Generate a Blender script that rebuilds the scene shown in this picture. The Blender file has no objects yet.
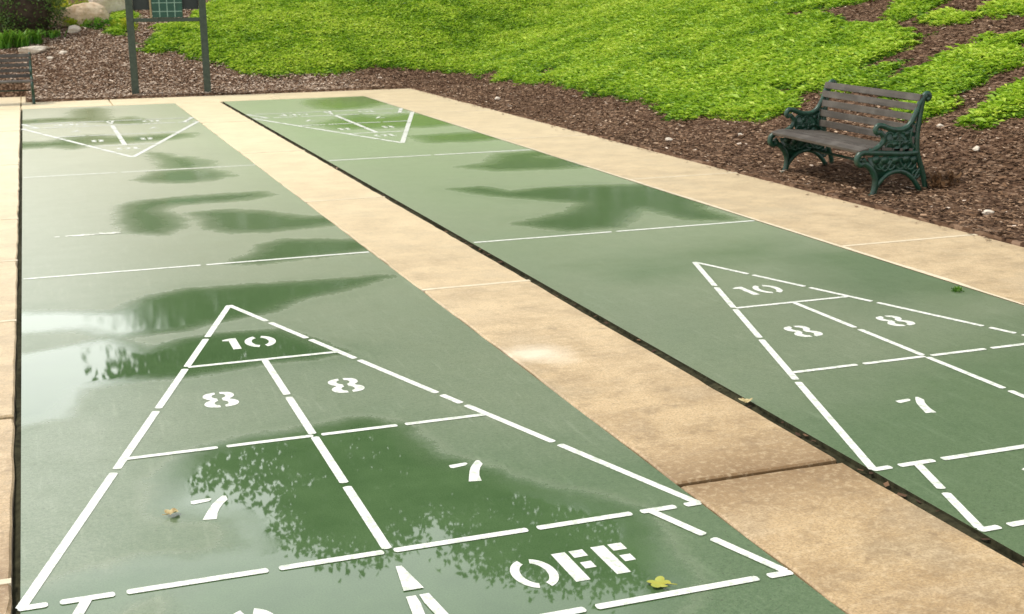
import bpy, bmesh, math, random
import numpy as np
from mathutils import Vector, Matrix

# Plan units: the painted court is about 5.7 units wide; one unit is 0.36 m.
S = 0.36
rng = np.random.default_rng(7)
random.seed(7)
scene = bpy.context.scene
COL = scene.collection
R = math.radians

# ------------------------------------------------------------------ data (plan, in units)
PUDDLES = dict(
L=[
   [(2.0, 41.67), (2.25, 42.75), (2.76, 43.03), (3.07, 42.18), (2.92, 40.16), (2.98, 38.21), (3.36, 38.03), (3.68, 38.79), (3.94, 37.9), (4.1, 36.6), (3.51, 36.38), (2.8, 37.21), (1.88, 38.0), (1.37, 38.03), (0.36, 37.66), (0.3, 38.75), (1.08, 39.49), (1.93, 39.47)] ,
   [(0.24, 32.36), (0.95, 31.87), (1.65, 32.94), (2.29, 33.23), (2.89, 32.49), (3.45, 32.23), (4.17, 32.48), (5.11, 32.4), (4.89, 31.45), (4.25, 30.9), (3.57, 30.83), (2.88, 30.6), (2.16, 30.51), (1.54, 29.77), (1.08, 30.49), (0.39, 30.3), (0.26, 30.86)] ,
   [(3.58, 27.79), (3.85, 27.3), (3.98, 26.56), (4.33, 26.4), (4.71, 25.36), (4.71, 24.54), (4.22, 24.15), (3.62, 24.42), (3.68, 25.82)] ,
   [(2.85, 22.54), (3.33, 23.78), (3.97, 24.07), (4.52, 23.83), (4.83, 22.93), (4.85, 22.37), (4.38, 21.87), (3.81, 21.71), (3.17, 22.06)] ,
   [(2.21, 18.73), (2.62, 19.29), (3.49, 19.46), (4.47, 19.53), (5.17, 19.47), (5.22, 18.95), (4.68, 18.58), (3.81, 18.49), (3.14, 18.5), (2.84, 17.91), (3.08, 16.76), (3.02, 15.82), (2.66, 15.16), (2.17, 15.49), (2.05, 16.71)] ,
   [(3.45, 17.28), (4.11, 17.39), (4.83, 16.82), (5.37, 15.95), (5.74, 15.31), (5.34, 14.78), (4.56, 14.66), (3.88, 14.83), (3.55, 15.42), (3.59, 16.46)] ,
   [(3.44, 12.0), (3.93, 12.51), (4.24, 13.33), (4.66, 13.66), (5.41, 13.34), (5.79, 12.49), (5.4, 12.08), (4.6, 11.96), (3.9, 11.81)] ,
   [(0.22, 10.14), (0.8, 9.44), (1.43, 9.19), (1.92, 9.94), (2.52, 10.24), (3.52, 10.2), (4.45, 10.07), (5.59, 10.03), (4.83, 9.45), (3.98, 9.02), (3.39, 8.39), (2.66, 8.15), (2.25, 7.86), (1.35, 7.79), (0.92, 8.46), (0.25, 8.61)] ,
   [(0.2, 6.81), (0.68, 7.48), (1.31, 7.75), (1.71, 7.01), (2.2, 7.33), (2.71, 7.43), (3.43, 7.32), (3.73, 6.6), (3.93, 6.0), (3.59, 5.87), (2.97, 5.88), (2.08, 5.65), (1.63, 5.73), (0.82, 5.63), (0.58, 4.61), (0.43, 4.35), (0.2, 4.37)] ,
   [(1.45, 2.35), (1.76, 2.89), (2.28, 3.15), (2.89, 3.17), (3.56, 3.32), (3.88, 2.92), (3.95, 2.03), (4.49, 0.98), (4.94, 0.42), (5.21, -0.05), (5.02, -0.74), (4.95, -1.31), (4.26, -2.05), (2.02, -1.35), (1.37, -0.49), (1.33, 0.36), (1.96, 0.48), (1.91, 1.12), (1.38, 1.51)] ,
   [(0.27, 0.14), (0.49, 0.32), (1.17, 0.54), (1.55, 0.39), (1.43, 0.05), (0.9, -0.11), (0.6, -0.42), (0.26, -0.52)] ,
],
R=[
   [(10.93, 42.74), (12.13, 43.68), (13.51, 43.83), (13.38, 41.52), (13.23, 39.87), (12.21, 38.65), (11.08, 38.25), (10.65, 38.98), (10.56, 41.09)] ,
   [(9.44, 33.46), (11.36, 36.29), (11.83, 34.88), (12.88, 35.56), (13.29, 34.96), (13.35, 31.96), (12.49, 31.0), (11.9, 31.28), (10.94, 31.4), (9.7, 31.65)] ,
   [(11.3, 28.69), (12.49, 28.95), (13.28, 28.88), (13.29, 27.15), (12.4, 26.75), (11.29, 27.0)] ,
   [(10.62, 21.61), (11.37, 21.99), (12.32, 23.64), (13.3, 23.84), (13.14, 22.55), (13.33, 21.4), (13.39, 20.38), (12.59, 20.35), (11.88, 20.51), (11.16, 20.64)] ,
   [(9.29, 18.2), (9.9, 18.26), (10.28, 17.3), (11.19, 17.53), (12.23, 17.41), (13.46, 16.87), (13.04, 13.69), (13.03, 12.45), (12.33, 12.75), (12.15, 13.69), (11.99, 14.28), (10.77, 12.59), (9.75, 12.57), (9.12, 13.52), (10.5, 14.39), (11.21, 15.29), (10.54, 16.15), (9.74, 17.08)] ,
   [(8.78, 9.37), (9.93, 9.92), (11.29, 10.38), (12.48, 10.38), (12.97, 9.87), (12.22, 8.97), (11.14, 8.72), (10.12, 8.49), (9.21, 8.4)] ,
   [(8.51, 2.09), (9.53, 2.83), (11.1, 3.21), (12.8, 3.57), (11.01, 1.1), (9.36, 0.69), (8.71, 1.12)] ,
],
)
COVER = dict(
main=[(5.27, 53.63), (6.23, 53.05), (7.3, 53.78), (7.41, 52.21), (7.91, 52.26), (8.26, 51.58), (8.94, 51.42), (9.34, 50.59), (10.26, 49.49), (11.18, 49.65), (13.09, 49.71), (15.24, 50.0), (17.85, 49.63), (19.44, 48.37), (19.51, 44.58), (19.79, 40.81), (20.01, 39.47), (19.99, 35.33), (19.83, 33.57), (19.81, 31.38), (19.89, 29.96), (19.24, 27.18), (19.75, 26.13), (19.83, 24.69), (20.06, 23.05), (20.68, 23.0), (21.54, 23.6), (21.97, 23.48), (22.29, 22.92), (23.06, 22.07), (23.78, 22.63), (25.12, 23.79), (26.08, 24.75), (27.22, 25.48), (27.42, 26.74), (27.44, 27.59), (28.15, 29.47), (27.9, 30.29), (28.52, 32.85), (28.89, 34.45), (29.63, 34.22), (30.26, 33.81), (31.05, 33.66), (36.25, 42.57), (36, 60), (28, 70), (14, 70), (9.52, 61.04), (8.0, 57.77), (6.71, 57.34), (5.83, 55.17)],
sliver=[(28.55, 29.9), (28.42, 28.41), (29.94, 28.82), (30.98, 29.23), (32.79, 30.31), (33.74, 35.5), (30.36, 31.57)],
clump=[(28.38, 26.85), (28.07, 25.8), (28.5, 25.48), (29.32, 26.3), (29.87, 27.65), (29.71, 28.23), (29.07, 28.06)],
corner=[(29.49, 25.76), (29.19, 24.79), (29.39, 23.78), (29.68, 22.9), (34.6, 28.54), (33.68, 30.33), (30.91, 27.42)],
right=[(23.0, 21.98), (23.88, 22.05), (24.7, 22.24), (26.02, 22.38), (27.17, 22.73), (27.28, 21.77), (27.03, 21.05), (25.22, 19.06), (24.59, 19.18), (23.77, 18.44), (23.18, 18.59), (22.48, 17.98), (21.89, 17.99), (21.51, 18.09), (21.82, 19.81)],
low=[(25.12, 17.26), (24.29, 17.67), (23.28, 17.26), (22.47, 16.99), (21.7, 16.67), (21.46, 16.07), (21.76, 15.55), (22.48, 15.5), (23.64, 15.56)],
bits=[(4.6, 60.49), (5.46, 61.45), (5.73, 60.1), (5.35, 56.42), (4.79, 55.71), (4.19, 56.17)],
)
TREES = [(23.8, 93, 33.5, 18.5, 101, 'tall leafy tree behind the far bank, nearest the scoreboard', 64000, .02),
         (45, 91, 40, 20, 102, 'tall broad tree behind the bank beyond the far corner of the walk', 48000, .02),
         (62, 62, 44, 21, 103, 'leafy tree behind the bank above the right bench', 48000, .02),
         (66, 28, 44, 21, 104, 'leafy tree at the right end of the row behind the bank', 40000, .02),
         (4, 90, 11, 9, 105, 'lower bushy tree behind the left bank', 16000, .02),
         (-9, 92, 10, 9, 106, 'lower bushy tree at the left end of the row behind the bank', 16000, .02)]
PAINT_A = (.135, .19, .105); PAINT_B = (.175, .22, .128); PAINT_C = (.10, .16, .082)
WET_A = (.066, .122, .048); WET_B = (.092, .158, .066)
# ------------------------------------------------------------------ helpers
def hash2(ix, iy, seed):
    n = (ix.astype(np.int64) * 374761393 + iy.astype(np.int64) * 668265263 + seed * 1442695041) & 0x7fffffff
    n = (n ^ (n >> 13)) * 1274126177 & 0x7fffffff
    return ((n ^ (n >> 16)) & 0xffff) / 65535.0

def vnoise(x, y, scale=1.0, seed=0):
    x = np.asarray(x, float) / scale; y = np.asarray(y, float) / scale
    ix = np.floor(x); iy = np.floor(y); fx = x - ix; fy = y - iy
    fx = fx * fx * (3 - 2 * fx); fy = fy * fy * (3 - 2 * fy)
    a = hash2(ix, iy, seed); b = hash2(ix + 1, iy, seed); c = hash2(ix, iy + 1, seed); d = hash2(ix + 1, iy + 1, seed)
    return (a * (1 - fx) + b * fx) * (1 - fy) + (c * (1 - fx) + d * fx) * fy

def fbm(x, y, scale, seed=0, n=4):
    t = 0; a = 0.5; tot = 0
    for k in range(n):
        t = t + a * vnoise(x, y, scale / 2 ** k, seed + k * 17); tot += a; a *= 0.5
    return t / tot

def sdf(px, py, poly):
    """signed distance to a polygon, negative inside"""
    px = np.asarray(px, float); py = np.asarray(py, float)
    d = np.full(px.shape, 1e9); ins = np.zeros(px.shape, bool)
    n = len(poly)
    for i in range(n):
        x0, y0 = poly[i]; x1, y1 = poly[(i + 1) % n]
        ex, ey = x1 - x0, y1 - y0
        wx, wy = px - x0, py - y0
        t = np.clip((wx * ex + wy * ey) / (ex * ex + ey * ey + 1e-12), 0, 1)
        d = np.minimum(d, np.hypot(wx - ex * t, wy - ey * t))
        if y0 != y1:
            c = ((y0 > py) != (y1 > py)) & (px < (x1 - x0) * (py - y0) / (y1 - y0) + x0)
            ins ^= c
    return np.where(ins, -d, d)

def softplus(t, k): return k * np.logaddexp(0, t / k)

def hz(x, y):
    """height of the bank, in units"""
    x = np.asarray(x, float); y = np.asarray(y, float)
    a = x - 18.6; b = (y - 48.2) * (0.8 + 0.2 / (1 + np.exp(-np.clip((x - 6) / 3., -60, 60))))
    m = 1.2; d = m * np.logaddexp(a / m, b / m)
    r = 0.34 * softplus(d, 0.7)
    top = 4.6 + 1.6 / (1 + np.exp(-np.clip((x - 10) / 5., -60, 60)))
    return top * np.tanh(r / top)

def cover_sdf(x, y):
    d = np.full(np.shape(x), 1e9)
    for p in COVER.values(): d = np.minimum(d, sdf(x, y, p))
    w = 0.95 * (fbm(x, y, 1.3, 5, 4) - 0.5) + 0.55 * (vnoise(x, y, .35, 9) - .5)
    holes = np.maximum(0, fbm(x, y, 2.2, 31, 3) - 0.64) * 9 * (np.asarray(x) > 17)
    return d + w + holes

def np_mesh(name, V, F, mats, attrs=None, midx=None, smooth=False, parent=None):
    """V in metres (n,3); F (m,k) with k constant"""
    me = bpy.data.meshes.new(name)
    V = np.asarray(V, np.float32); F = np.asarray(F, np.int32)
    k = F.shape[1]
    me.vertices.add(len(V)); me.vertices.foreach_set('co', V.ravel())
    me.loops.add(F.size); me.loops.foreach_set('vertex_index', F.ravel())
    me.polygons.add(len(F)); me.polygons.foreach_set('loop_start', np.arange(0, F.size, k, dtype=np.int32))
    me.polygons.foreach_set('use_smooth', np.full(len(F), bool(smooth)))
    if midx is not None: me.polygons.foreach_set('material_index', np.asarray(midx, np.int32))
    me.update(calc_edges=True)
    for m in (mats if isinstance(mats, (list, tuple)) else [mats]): me.materials.append(m)
    for an, av in (attrs or {}).items():
        a = me.attributes.new(an, 'FLOAT', 'POINT'); a.data.foreach_set('value', np.asarray(av, np.float32))
    o = bpy.data.objects.new(name, me); COL.objects.link(o)
    if parent: o.parent = parent
    return o

def obj(name, bm, mat, parent=None, smooth=False, bevel=0):
    if bevel: bmesh.ops.bevel(bm, geom=list(bm.edges), offset=bevel, segments=2, affect='EDGES', profile=.7)
    bmesh.ops.recalc_face_normals(bm, faces=list(bm.faces))
    me = bpy.data.meshes.new(name); bm.to_mesh(me); bm.free()
    me.materials.append(mat)
    if smooth:
        for p in me.polygons: p.use_smooth = True
    o = bpy.data.objects.new(name, me); COL.objects.link(o)
    if parent: o.parent = parent
    return o

def tag(o, label=None, cat=None, group=None, kind=None):
    if label: o['label'] = label
    if cat: o['category'] = cat
    if group: o['group'] = group
    if kind: o['kind'] = kind
    return o

def thing(name, label, cat, loc=(0, 0, 0), rz=0, group=None):
    o = bpy.data.objects.new(name, None); COL.objects.link(o)
    o.location = loc; o.rotation_euler = (0, 0, rz); o.empty_display_size = .1
    return tag(o, label, cat, group)

def copy_tree(o, parent=None):
    c = o.copy(); COL.objects.link(c)
    if parent: c.parent = parent
    for ch in list(o.children): copy_tree(ch, c)
    return c

def box(bm, x0, x1, y0, y1, z0, z1, rot=None):
    vs = [bm.verts.new(p) for p in ((x0,y0,z0),(x1,y0,z0),(x1,y1,z0),(x0,y1,z0),(x0,y0,z1),(x1,y0,z1),(x1,y1,z1),(x0,y1,z1))]
    if rot is not None:
        for v in vs: v.co = rot @ v.co
    for f in ((3,2,1,0),(4,5,6,7),(0,1,5,4),(1,2,6,5),(2,3,7,6),(3,0,4,7)): bm.faces.new([vs[i] for i in f])
    return vs

def tube(bm, pts, rad, seg=8, caps=True):
    pts = [Vector(p) for p in pts]
    n = len(pts)
    if not isinstance(rad, (list, tuple)): rad = [rad] * n
    rings = []; ref = None
    for i, p in enumerate(pts):
        t = (pts[min(i + 1, n - 1)] - pts[max(i - 1, 0)]).normalized()
        if ref is None:
            ref = t.orthogonal().normalized()
        ref = (ref - t * ref.dot(t)).normalized()
        b = t.cross(ref)
        rings.append([bm.verts.new(p + (ref * math.cos(2*math.pi*k/seg) + b * math.sin(2*math.pi*k/seg)) * rad[i]) for k in range(seg)])
    for a, c in zip(rings, rings[1:]):
        for k in range(seg):
            bm.faces.new((a[k], a[(k+1) % seg], c[(k+1) % seg], c[k]))
    if caps:
        bm.faces.new(rings[0][::-1]); bm.faces.new(rings[-1])

def smooth_path(pts, sub=5):
    """Catmull-Rom through the points"""
    P = [Vector(p) for p in pts]; out = []
    for i in range(len(P) - 1):
        p0 = P[max(i-1, 0)]; p1 = P[i]; p2 = P[i+1]; p3 = P[min(i+2, len(P)-1)]
        for k in range(sub):
            t = k / sub
            out.append(0.5 * ((2*p1) + (p2-p0)*t + (2*p0-5*p1+4*p2-p3)*t*t + (3*p1-p0-3*p2+p3)*t**3))
    out.append(P[-1]); return out

# ------------------------------------------------------------------ materials
class NT:
    def __init__(s, name):
        s.m = bpy.data.materials.new(name); s.m.use_nodes = True
        s.t = s.m.node_tree; s.p = s.t.nodes['Principled BSDF']
        s.out = s.t.nodes['Material Output']
    def n(s, typ, **kw):
        nd = s.t.nodes.new(typ)
        for k, v in kw.items():
            if k.startswith('i_'):
                key = k[2:]; key = int(key) if key.isdigit() else key.replace('_', ' ')
                nd.inputs[key].default_value = v
            else: setattr(nd, k, v)
        return nd
    def l(s, a, b): s.t.links.new(a, b)
    def coord(s, scale=(1, 1, 1)):
        tc = s.n('ShaderNodeTexCoord'); mp = s.n('ShaderNodeMapping'); mp.inputs['Scale'].default_value = scale
        s.l(tc.outputs['Object'], mp.inputs['Vector']); return mp.outputs[0]
    def noise(s, vec, scale, detail=4, rough=.55):
        nd = s.n('ShaderNodeTexNoise'); nd.inputs['Scale'].default_value = scale; nd.inputs['Detail'].default_value = detail; nd.inputs['Roughness'].default_value = rough
        s.l(vec, nd.inputs['Vector']); return nd.outputs['Fac']
    def ramp(s, fac, stops, interp='LINEAR'):
        r = s.n('ShaderNodeValToRGB'); e = r.color_ramp.elements; r.color_ramp.interpolation = interp
        while len(e) < len(stops): e.new(.5)
        for q, (pos, c) in zip(e, stops):
            q.position = pos; q.color = (c, c, c, 1) if isinstance(c, (int, float)) else (*c, 1)
        s.l(fac, r.inputs[0]); return r.outputs[0]
    def mix(s, f, a, b, mode='MIX'):
        m = s.n('ShaderNodeMix'); m.data_type = 'RGBA'; m.blend_type = mode
        for v, k in ((f, 0), (a, 6), (b, 7)):
            if isinstance(v, (int, float)): m.inputs[k].default_value = v if k == 0 else (v, v, v, 1)
            elif isinstance(v, tuple): m.inputs[k].default_value = (*v, 1)
            else: s.l(v, m.inputs[k])
        return m.outputs[2]
    def math(s, op, a, b=0., c=0.):
        m = s.n('ShaderNodeMath'); m.operation = op
        for k, v in enumerate((a, b, c)):
            if isinstance(v, (int, float)): m.inputs[k].default_value = v
            else: s.l(v, m.inputs[k])
        return m.outputs[0]
    def attr(s, name):
        a = s.n('ShaderNodeAttribute'); a.attribute_name = name; return a.outputs['Fac']
    def bump(s, h, strength, dist=.01):
        b = s.n('ShaderNodeBump'); b.inputs['Distance'].default_value = dist
        if isinstance(strength, (int, float)): b.inputs['Strength'].default_value = strength
        else: s.l(strength, b.inputs['Strength'])
        s.l(h, b.inputs['Height']); s.l(b.outputs[0], s.p.inputs['Normal'])
    def set(s, **kw):
        names = dict(col='Base Color', rough='Roughness', metal='Metallic', spec='Specular IOR Level', ior='IOR')
        for k, v in kw.items():
            i = s.p.inputs[names[k]]
            if isinstance(v, (int, float)): i.default_value = v
            elif isinstance(v, tuple): i.default_value = (*v, 1)
            else: s.l(v, i)
        return s

def mat_court():
    t = NT('court_paint'); v = t.coord()
    pud0 = t.attr('puddle')
    wob = t.noise(v, 9, 5, .6)
    fine = t.noise(v, 45, 3, .7)
    pud = t.math('ADD', pud0, t.math('ADD', t.math('MULTIPLY', t.math('SUBTRACT', wob, .5), .34), t.math('MULTIPLY', t.math('SUBTRACT', fine, .5), .22)))
    pm0 = t.ramp(pud, [(.26, 0.), (.52, .70), (.80, 1.)])
    sq = t.n('ShaderNodeSeparateXYZ'); t.l(v, sq.inputs[0]); fq = t.n('ShaderNodeMapRange'); t.l(sq.outputs[1], fq.inputs[0]); fq.inputs[1].default_value = 2.; fq.inputs[2].default_value = 5.; fq.inputs[3].default_value = 1.; fq.inputs[4].default_value = .82
    pm = t.math('MULTIPLY', pm0, fq.outputs[0])
    big = t.noise(v, .9, 4, .6); mid = t.noise(v, 5, 4, .6); gr = t.noise(v, 190, 2, .6)
    dry = t.mix(t.ramp(big, [(.3, 0.), (.7, 1.)]), PAINT_A, PAINT_B)
    dry = t.mix(t.math('MULTIPLY', t.ramp(mid, [(.35, 0.), (.75, 1.)]), .35), dry, PAINT_C)
    dry = t.mix(t.math('MULTIPLY', t.ramp(gr, [(.38, 1.), (.58, 0.)]), .42), dry, (.03, .05, .025))
    g2 = t.noise(v, 70, 4, .75); dry = t.mix(t.math('MULTIPLY', t.ramp(g2, [(.42, 0.), (.62, 1.)]), .35), dry, (.27, .31, .20))
    g3 = t.noise(v, 17, 6, .75); dry = t.mix(t.math('MULTIPLY', t.ramp(g3, [(.5, 0.), (.66, 1.)]), .4), dry, (.085, .13, .06))
    wet = t.mix(t.ramp(mid, [(.3, 0.), (.75, 1.)]), WET_A, WET_B)
    wet = t.mix(t.math('MULTIPLY', t.ramp(gr, [(.35, 1.), (.6, 0.)]), .25), wet, (.015, .04, .012))
    scr = t.n('ShaderNodeMapping'); scr.inputs['Scale'].default_value = (30, 3, 1); scr.inputs['Rotation'].default_value = (0, 0, .12); t.l(v, scr.inputs[0])
    dry = t.mix(t.math('MULTIPLY', t.ramp(t.noise(scr.outputs[0], 1., 5, .7), [(.55, 0.), (.68, 1.)]), .28), dry, (.30, .34, .24))
    specks = t.noise(v, 75, 2, .5); dry = t.mix(t.math('MULTIPLY', t.ramp(specks, [(.655, 0.), (.69, 1.)]), .6), dry, (.05, .06, .03))
    damp = t.math('MULTIPLY', t.ramp(t.math('ADD', t.attr('damp'), t.math('MULTIPLY', t.math('SUBTRACT', t.noise(v, 2.2, 4), .5), .7)), [(.15, 0.), (.9, 1.)]), .8)
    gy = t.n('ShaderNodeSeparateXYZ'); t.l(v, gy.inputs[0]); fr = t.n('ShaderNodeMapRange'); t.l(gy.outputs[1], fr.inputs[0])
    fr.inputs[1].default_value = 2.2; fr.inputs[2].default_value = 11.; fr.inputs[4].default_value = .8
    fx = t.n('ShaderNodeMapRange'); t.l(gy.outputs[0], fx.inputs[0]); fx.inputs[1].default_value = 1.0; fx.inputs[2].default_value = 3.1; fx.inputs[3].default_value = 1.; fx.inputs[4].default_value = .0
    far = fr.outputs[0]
    dry = t.mix(t.math('MULTIPLY', far, t.ramp(big, [(.25, 1.), (.75, .7)])), dry, t.mix(fx.outputs[0], (.24, .40, .15), (.58, .60, .44)))  # far paint paler, most on the left: grazing sky sheen put into its colour
    dry = t.mix(damp, dry, (.58, .74, .57), 'MULTIPLY')
    dry = t.mix(t.math('MULTIPLY', t.ramp(pud, [(.16, 0.), (.30, 1.), (.40, 0.)]), .16), dry, (.33, .35, .26))
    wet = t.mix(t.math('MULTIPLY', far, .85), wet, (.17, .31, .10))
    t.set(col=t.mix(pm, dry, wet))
    r_dry = t.math('ADD', .24, t.math('MULTIPLY', mid, .16))
    mixr = t.n('ShaderNodeMix'); t.l(pm, mixr.inputs[0]); t.l(r_dry, mixr.inputs[2])
    sy = t.n('ShaderNodeSeparateXYZ'); t.l(v, sy.inputs[0]); fy = t.n('ShaderNodeMapRange'); t.l(sy.outputs[1], fy.inputs[0])
    fy.inputs[1].default_value = 3.; fy.inputs[2].default_value = 11.; fy.inputs[3].default_value = .015; fy.inputs[4].default_value = .11; t.l(fy.outputs[0], mixr.inputs[3])
    t.set(rough=mixr.outputs[0], ior=1.5)
    inv = t.math('SUBTRACT', 1., pm)
    t.l(t.math('MULTIPLY', t.math('MULTIPLY', inv, t.math('SUBTRACT', 1., t.math('MULTIPLY', damp, .7))), .85), t.p.inputs['Sheen Weight']); t.p.inputs['Sheen Roughness'].default_value = .22; t.p.inputs['Sheen Tint'].default_value = (1, .97, .80, 1)
    t.bump(t.math('ADD', gr, t.math('MULTIPLY', t.noise(v, 60, 2), .6)), t.math('ADD', t.math('MULTIPLY', inv, .16), .0), .003)
    return t.m




def mat_concrete():
    t = NT('tan_concrete'); v = t.coord()
    big = t.noise(v, .55, 5, .6); mid = t.noise(v, 3.2, 6, .65); sp = t.noise(v, 120, 3, .7); st = t.noise(v, 1.6, 4, .6)
    c = t.mix(t.ramp(big, [(.3, 0.), (.7, 1.)]), (.62, .455, .26), (.51, .36, .185))
    c = t.mix(t.math('MULTIPLY', t.ramp(mid, [(.42, 0.), (.62, 1.)]), .8), c, (.32, .21, .10))
    c = t.mix(t.math('MULTIPLY', t.ramp(st, [(.56, 0.), (.72, 1.)]), .6), c, (.62, .50, .33))
    bl1 = t.noise(v, 1.1, 6, .7); c = t.mix(t.math('MULTIPLY', t.ramp(bl1, [(.54, 0.), (.66, 1.)]), .5), c, (.31, .25, .165))
    ws = t.n('ShaderNodeMapping'); ws.inputs['Scale'].default_value = (1.2, 9, 1); t.l(v, ws.inputs[0])
    c = t.mix(t.math('MULTIPLY', t.ramp(t.noise(ws.outputs[0], 1.5, 6, .7), [(.52, 0.), (.72, 1.)]), .45), c, (.66, .53, .35))
    c = t.mix(t.math('MULTIPLY', t.ramp(t.noise(v, 7, 8, .75), [(.50, 0.), (.62, 1.)]), .6), c, (.25, .165, .08))
    # dirt collects on both sides of the open joint that runs across the walk
    sx = t.n('ShaderNodeSeparateXYZ'); t.l(v, sx.inputs[0])
    dy = t.math('ABSOLUTE', t.math('SUBTRACT', sx.outputs[1], .47 * S))
    stain = t.math('MULTIPLY', t.ramp(t.math('ADD', dy, t.math('MULTIPLY', t.math('SUBTRACT', mid, .5), .5)), [(.0, 1.), (.40, 0.)]), .85)
    c = t.mix(stain, c, (.185, .10, .035))
    c = t.mix(t.math('MULTIPLY', t.ramp(sp, [(.36, 1.), (.58, 0.)]), .65), c, (.19, .125, .06))
    s2 = t.noise(v, 38, 5, .75); c = t.mix(t.math('MULTIPLY', t.ramp(s2, [(.5, 0.), (.64, 1.)]), .4), c, (.66, .52, .33))
    spots = t.noise(v, 14, 2, .5)
    c = t.mix(t.math('MULTIPLY', t.ramp(spots, [(.68, 0.), (.74, 1.)]), .5), c, (.20, .13, .07))
    # a patch of white efflorescence on the centre strip
    vd = t.n('ShaderNodeVectorMath'); vd.operation = 'DISTANCE'; t.l(v, vd.inputs[0]); vd.inputs[1].default_value = (6.202 * S, 5.083 * S, 0)
    c = t.mix(t.math('MULTIPLY', t.ramp(t.math('ADD', vd.outputs['Value'], t.math('MULTIPLY', t.math('SUBTRACT', mid, .5), .5)), [(.0, 1.), (.22, 0.)]), .6), c, (.82, .75, .62))
    # far slabs lightened: grazing sky sheen painted into the colour
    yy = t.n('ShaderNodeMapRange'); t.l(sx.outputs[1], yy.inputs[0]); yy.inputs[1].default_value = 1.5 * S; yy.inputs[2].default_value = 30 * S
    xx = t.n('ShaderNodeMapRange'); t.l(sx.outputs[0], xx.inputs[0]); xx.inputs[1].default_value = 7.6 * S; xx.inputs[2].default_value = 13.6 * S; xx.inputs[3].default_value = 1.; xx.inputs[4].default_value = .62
    far_sheen = t.math('MULTIPLY', t.math('MULTIPLY', yy.outputs[0], xx.outputs[0]), t.ramp(mid, [(.3, 1.), (.75, .65)]))
    c = t.mix(far_sheen, c, (.82, .70, .46))
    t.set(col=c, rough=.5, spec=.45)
    t.p.inputs['Sheen Weight'].default_value = .30; t.p.inputs['Sheen Roughness'].default_value = .35; t.p.inputs['Sheen Tint'].default_value = (1, .90, .70, 1)
    t.bump(t.math('ADD', sp, t.math('MULTIPLY', mid, .8)), .22, .004)
    return t.m

def mat_sealant():
    t = NT('pale_joint'); v = t.coord()
    t.set(col=t.mix(t.noise(v, 12, 4), (.48, .39, .25), (.80, .72, .55)), rough=.6); return t.m

def mat_white():
    t = NT('white_line_paint'); v = t.coord()
    n = t.noise(v, 70, 4, .7); m = t.noise(v, 7, 4)
    c = t.mix(t.math('MULTIPLY', t.ramp(n, [(.32, 1.), (.45, 0.)]), .6), (.76, .77, .72), (.36, .43, .31))
    c = t.mix(t.math('MULTIPLY', t.ramp(m, [(.55, 0.), (.75, 1.)]), .3), c, (.62, .66, .58))
    w2 = t.noise(v, 28, 6, .75); c = t.mix(t.math('MULTIPLY', t.ramp(w2, [(.40, 1.), (.50, 0.)]), .55), c, (.30, .38, .26))
    t.set(col=c, rough=.42); return t.m

def mat_faded():
    t = NT('faded_line_paint'); v = t.coord()
    n = t.noise(v, 26, 4, .7)
    c = t.mix(t.ramp(n, [(.35, 0.), (.6, 1.)]), (.52, .56, .46), (.82, .82, .74))
    t.set(col=c, rough=.35); return t.m

def mat_mulch():
    t = NT('bark_mulch_soil'); v = t.coord()
    vo = t.n('ShaderNodeTexVoronoi', i_Scale=34.); 
    st = t.n('ShaderNodeMapping'); st.inputs['Scale'].default_value = (1, .45, 1); st.inputs['Rotation'].default_value = (0, 0, .7)
    t.l(v, st.inputs[0]); t.l(st.outputs[0], vo.inputs['Vector'])
    sh = t.n('ShaderNodeSeparateColor'); t.l(vo.outputs['Color'], sh.inputs[0])
    c = t.ramp(sh.outputs[0], [(0., (.035, .020, .011)), (.45, (.105, .060, .034)), (.8, (.19, .12, .075)), (1., (.32, .22, .15))])
    n = t.noise(v, 1.3, 5); c = t.mix(t.math('MULTIPLY', t.ramp(n, [(.35, 0.), (.7, 1.)]), .55), c, (.10, .052, .032))
    t.set(col=c, rough=.95, spec=.15)
    t.bump(t.math('ADD', t.math('MULTIPLY', vo.outputs['Distance'], -1.), t.noise(v, 20, 4)), .9, .02)
    return t.m

def mat_tint(name, stops, rough=.6, trans=0., spec=.3, extra=None):
    t = NT(name); c = t.ramp(t.attr('tint'), stops)
    if extra:
        v = t.coord(); c = t.mix(t.math('MULTIPLY', t.ramp(t.noise(v, extra[0], 4), [(.4, 0.), (.7, 1.)]), extra[2]), c, extra[1])
    t.set(col=c, rough=rough, spec=spec)
    if trans:
        tr = t.n('ShaderNodeBsdfTranslucent'); t.l(c, tr.inputs[0])
        mx = t.n('ShaderNodeMixShader', i_0=trans); t.l(t.p.outputs[0], mx.inputs[1]); t.l(tr.outputs[0], mx.inputs[2]); t.l(mx.outputs[0], t.out.inputs[0])
    return t.m

def mat_wood(name, a, b, c):
    t = NT(name); v = t.coord((2.2, 40, 40))
    n = t.noise(v, 1., 5, .6); m = t.noise(t.coord(), 6, 3)
    col = t.mix(t.ramp(n, [(.3, 0.), (.7, 1.)]), a, b); col = t.mix(t.math('MULTIPLY', t.ramp(m, [(.45, 0.), (.7, 1.)]), .4), col, c)
    t.set(col=col, rough=.6, spec=.4); t.bump(n, .35, .002); return t.m

def mat_iron():
    t = NT('green_cast_iron'); v = t.coord()
    n = t.noise(v, 30, 4)
    c = t.mix(t.ramp(n, [(.35, 0.), (.7, 1.)]), (.003, .026, .015), (.008, .062, .034))
    c = t.mix(t.math('MULTIPLY', t.ramp(t.noise(v, 12, 4), [(.6, 0.), (.75, 1.)]), .5), c, (.03, .06, .042))
    t.set(col=c, rough=.38, spec=.6); t.bump(n, .3, .003); return t.m

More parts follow.
